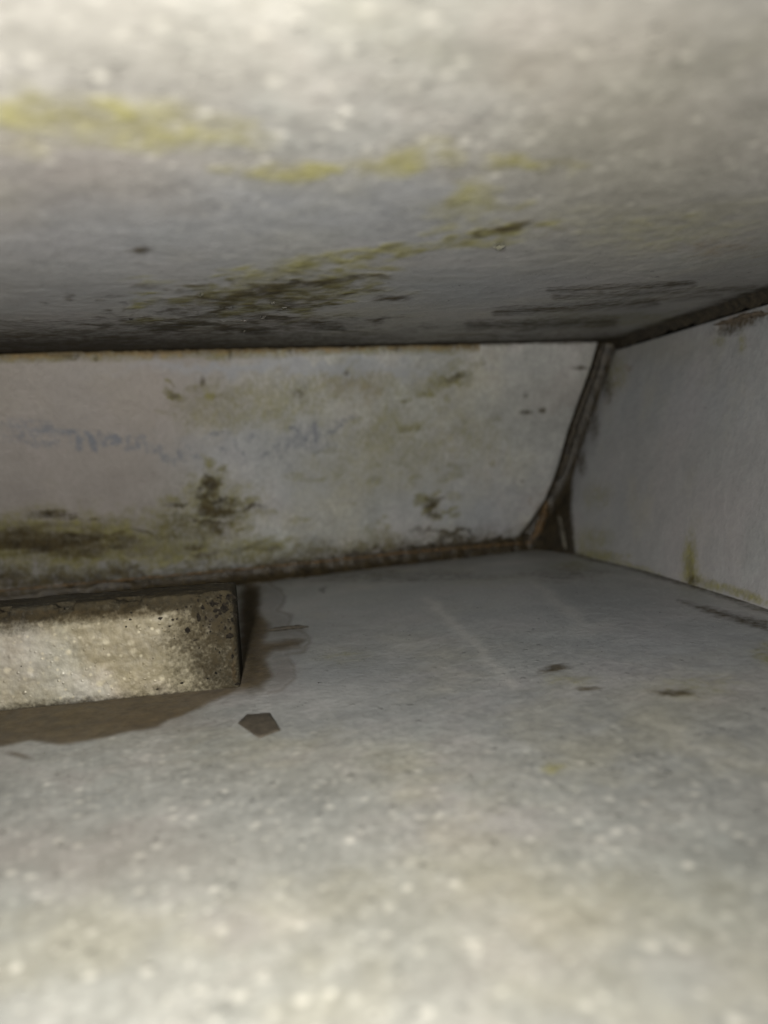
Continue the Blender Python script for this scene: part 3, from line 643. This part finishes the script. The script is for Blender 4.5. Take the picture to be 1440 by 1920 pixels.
gr = blobs(wx, wy, [(420, 1112, 46, 20, .95), (340, 1122, 90, 10, .75), (448, 1190, 7, 100, .75), (425, 1180, 18, 40, .45), (425, 1160, 10, 30, .5), (300, 1140, 60, 10, .5), (100, 1330, 300, 5, .4), (400, 1290, 60, 6, .6), (395, 1240, 30, 30, .3)])
gr = np.maximum(gr, blobs(wx, wy, [(-40, 1168, 130, 26, .62), (110, 1158, 120, 13, .6), (240, 1148, 110, 9, .5), (395, 1128, 60, 20, .55), (425, 1230, 26, 60, .4), (360, 1290, 110, 10, .45)]))
sx = px + 10 * (fbm(l * 420, z * 420, 96) - .5); sy = py + 10 * (fbm(l * 420, z * 420, 97) - .5)
gr = np.maximum(gr, scatter(sx, sy, 425, 1150, 60, 85, 150, (4, 16), (4, 16), (.45, .98), 0, 41))
gr = np.maximum(gr, scatter(sx, sy, 400, 1125, 110, 26, 50, (7, 24), (4, 10), (.35, .9), -6, 42))
gr = np.maximum(gr, sst(BH - .0040, BH - .0018, z + .0022 * (fbm(l * 200, z * 0, 98) - .5)) * .98)
gr = np.maximum(gr, sst(.0020, .0, z + .001 * (fbm(l * 260, z * 0, 99) - .5)) * .6)  # shadow line along the base, painted into the colour
gr = np.maximum(gr, sst(.018, .002, l + .008 * (fbm(l * 200, z * 200, 95) - .5)) * .9)
gr = np.maximum(gr, (dd > ridge * .9) * sst(0, .0012, dd) * .9)                     # darker top face
ru = blobs(wx, wy, [(441, 1255, 5, 26, .9), (100, 1146, 160, 4, .5), (435, 1200, 10, 50, .3)])
off = d < .004
st = rgba(len(px), blobs(wx, wy, [(300, 1250, 120, 40, .08)]), gr, ru, None); ti = rgba(len(px), blobs(wx, wy, [(30, 1220, 60, 60, .4)]), None, None, None)
st[off] = 0; ti[off] = 0
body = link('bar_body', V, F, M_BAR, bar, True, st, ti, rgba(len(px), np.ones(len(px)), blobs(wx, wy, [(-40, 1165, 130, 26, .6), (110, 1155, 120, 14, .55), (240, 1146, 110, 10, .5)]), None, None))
# black crust specks, clustered on the dirty end
bmk = bmesh.new()
rs = random.Random(11)
spots = [(412, 1150, 6), (432, 1192, 8), (372, 1158, 9), (386, 1157, 6), (352, 1182, 7), (300, 1160, 6), (332, 1160, 4), (318, 1174, 5), (420, 1140, 9), (398, 1132, 8), (428, 1120, 9), (436, 1230, 5), (341, 1281, 4), (408, 1290, 4), (295, 1292, 4), (438, 1150, 6), (445, 1283, 6), (310, 1200, 3), (322, 1203, 3), (330, 1220, 3), (40, 1249, 3), (362, 1228, 3), (405, 1262, 3), (366, 1200, 4), (440, 1105, 8), (405, 1112, 8), (380, 1140, 5)]
for k in range(200):
    spots.append((450 - abs(rs.gauss(0, 75)), 1110 + abs(rs.gauss(0, 70)), .9 + 2.6 * rs.random() ** 2.2))
for k in range(90):
    spots.append((rs.gauss(425, 22), 1108 + abs(rs.gauss(0, 34)), 1.4 + 4 * rs.random() ** 2))
for (sx, sy, sr) in spots:
    if sx > 446 or sx < 8: continue
    p = hit(sx, sy, c1, BF); zz = p[2]
    if zz > BH - .0006 or zz < .0006: continue
    rr = sr / FPX * .155 * .78
    res = bmesh.ops.create_icosphere(bmk, subdivisions=1, radius=1.0)
    ax, az = rs.uniform(.5, 1.5), rs.uniform(.5, 1.4)
    for v in res['verts']:
        c = v.co; q = BD * c.x * rr * ax * rs.uniform(.55, 1.35) + np.array([0, 0, 1.0]) * c.z * rr * az * rs.uniform(.55, 1.35) + BF * c.y * rr * .45
        v.co = Vector(p - c1 + q)
me = bpy.data.meshes.new('crust_speck'); bmk.to_mesh(me); bmk.free(); me.materials.append(M_CRUST)
sp = bpy.data.objects.new('crust_speck', me); COL.objects.link(sp); sp.parent = bar; sp['kind'] = 'stuff'

# ------------------------------------------------------------------ loose bits lying in the recess
def flake(name, pts, h, mat, label, cat, on=floor, nrm=ZUP, seed=0):
    rs = random.Random(seed); P = [on(*p) for p in pts]; c = sum(P) / len(P)
    ring = []
    for i in range(len(P)):
        a, b = P[i], P[(i + 1) % len(P)]
        for k in range(4):
            t = k / 4; q = a * (1 - t) + b * t; ring.append(c + (q - c) * (1 + .05 * (rs.random() - .5)))
    n = len(ring); V = [v + nrm * (.0001) for v in ring] + [c + (v - c) * .86 + nrm * h * rs.uniform(.85, 1.15) for v in ring] + [c + nrm * h * 1.1, c]
    F = [(i, (i + 1) % n, n + (i + 1) % n, n + i) for i in range(n)] + [(n + i, n + (i + 1) % n, 2 * n) for i in range(n)] + [((i + 1) % n, i, 2 * n + 1) for i in range(n)]
    V = np.array(V); o = link(name, V - c, F, mat); o.location = Vector(c)
    return tag(o, label, cat)
flake('dirt_flake', [(445, 1357), (463, 1340), (507, 1337), (528, 1371), (487, 1386)], .00025, M_FLAKE, 'flat four cornered brown flake on the floor below the bar end', 'flake', seed=3)
flake('dirt_crumb', [(1003, 1259), (1030, 1247), (1072, 1246), (1060, 1257), (1020, 1265)], .0004, M_NEEDLE, 'longest dark crumb on the floor below the open corner', 'crumb', seed=4)
flake('dirt_crumb', [(1080, 1293), (1100, 1287), (1118, 1289), (1104, 1297)], .0004, M_NEEDLE, 'smallest dark crumb on the floor, middle one of three', 'crumb', seed=5)
flake('dirt_crumb', [(1232, 1297), (1262, 1292), (1292, 1298), (1265, 1305)], .0004, M_NEEDLE, 'dark crumb on the floor below the rusty drip of the end plate', 'crumb', seed=6)
nd = tube('plant_needle', [floor(496, 1186) + ZUP * .0005, floor(530, 1183) + ZUP * .0006, floor(556, 1180) + ZUP * .0006, floor(579, 1178) + ZUP * .0004], [.0004, .0005, .0005, .0003], M_NEEDLE, None, 6, .2, 41, 5)
tag(nd, 'thin dark needle lying on the floor beside the bar end', 'needle')

# ------------------------------------------------------------------ beads of water
def drop_mesh():
    bm = bmesh.new(); bmesh.ops.create_icosphere(bm, subdivisions=3, radius=1.0)
    me = bpy.data.meshes.new('water_bead'); bm.to_mesh(me); bm.free()
    me.polygons.foreach_set('use_smooth', [True] * len(me.polygons)); me.materials.append(M_DROP); return me
DM = drop_mesh()
first = bpy.data.objects.new('water_bead', DM)
def drop(p, r, nrm, label, group=None, o=None):
    o = first if not first.users_collection else first.copy()
    COL.objects.link(o)
    q = Vector(nrm).to_track_quat('Z', 'Y'); o.rotation_euler = q.to_euler(); o.scale = (r, r, r * .7)
    o.location = Vector(p + np.asarray(nrm) * r * .35)
    o['label'] = label; o['category'] = 'water bead'
    if group: o['group'] = group
    elif 'group' in o: del o['group']
for x, y in ((375, 548), (415, 573), (420, 597), (432, 574), (458, 598), (493, 592), (533, 576), (457, 617), (400, 589), (366, 583), (510, 566), (245, 595)):
    drop(upper(x, y), .0007 * random.uniform(.75, 1.15), -ZUP, 'tiny water bead hanging in the dark olive stain overhead', 'water beads in the overhead stain')
drop(upper(935, 456), .0009, -ZUP, 'lone bright water bead hanging below the right hand algae patch')
drop(floor(984, 1283), .0006, ZUP, 'tiny bright water bead on the floor beside the longest crumb')
for x, y in ((218, 1107), (267, 1089), (128, 1113), (345, 1080)):
    drop(hit(x, y, BP0 + BN * .004, BN), .0005, BN, 'tiny water bead in the brown dirt along the foot of the back plate', 'water beads along the foot of the back plate')
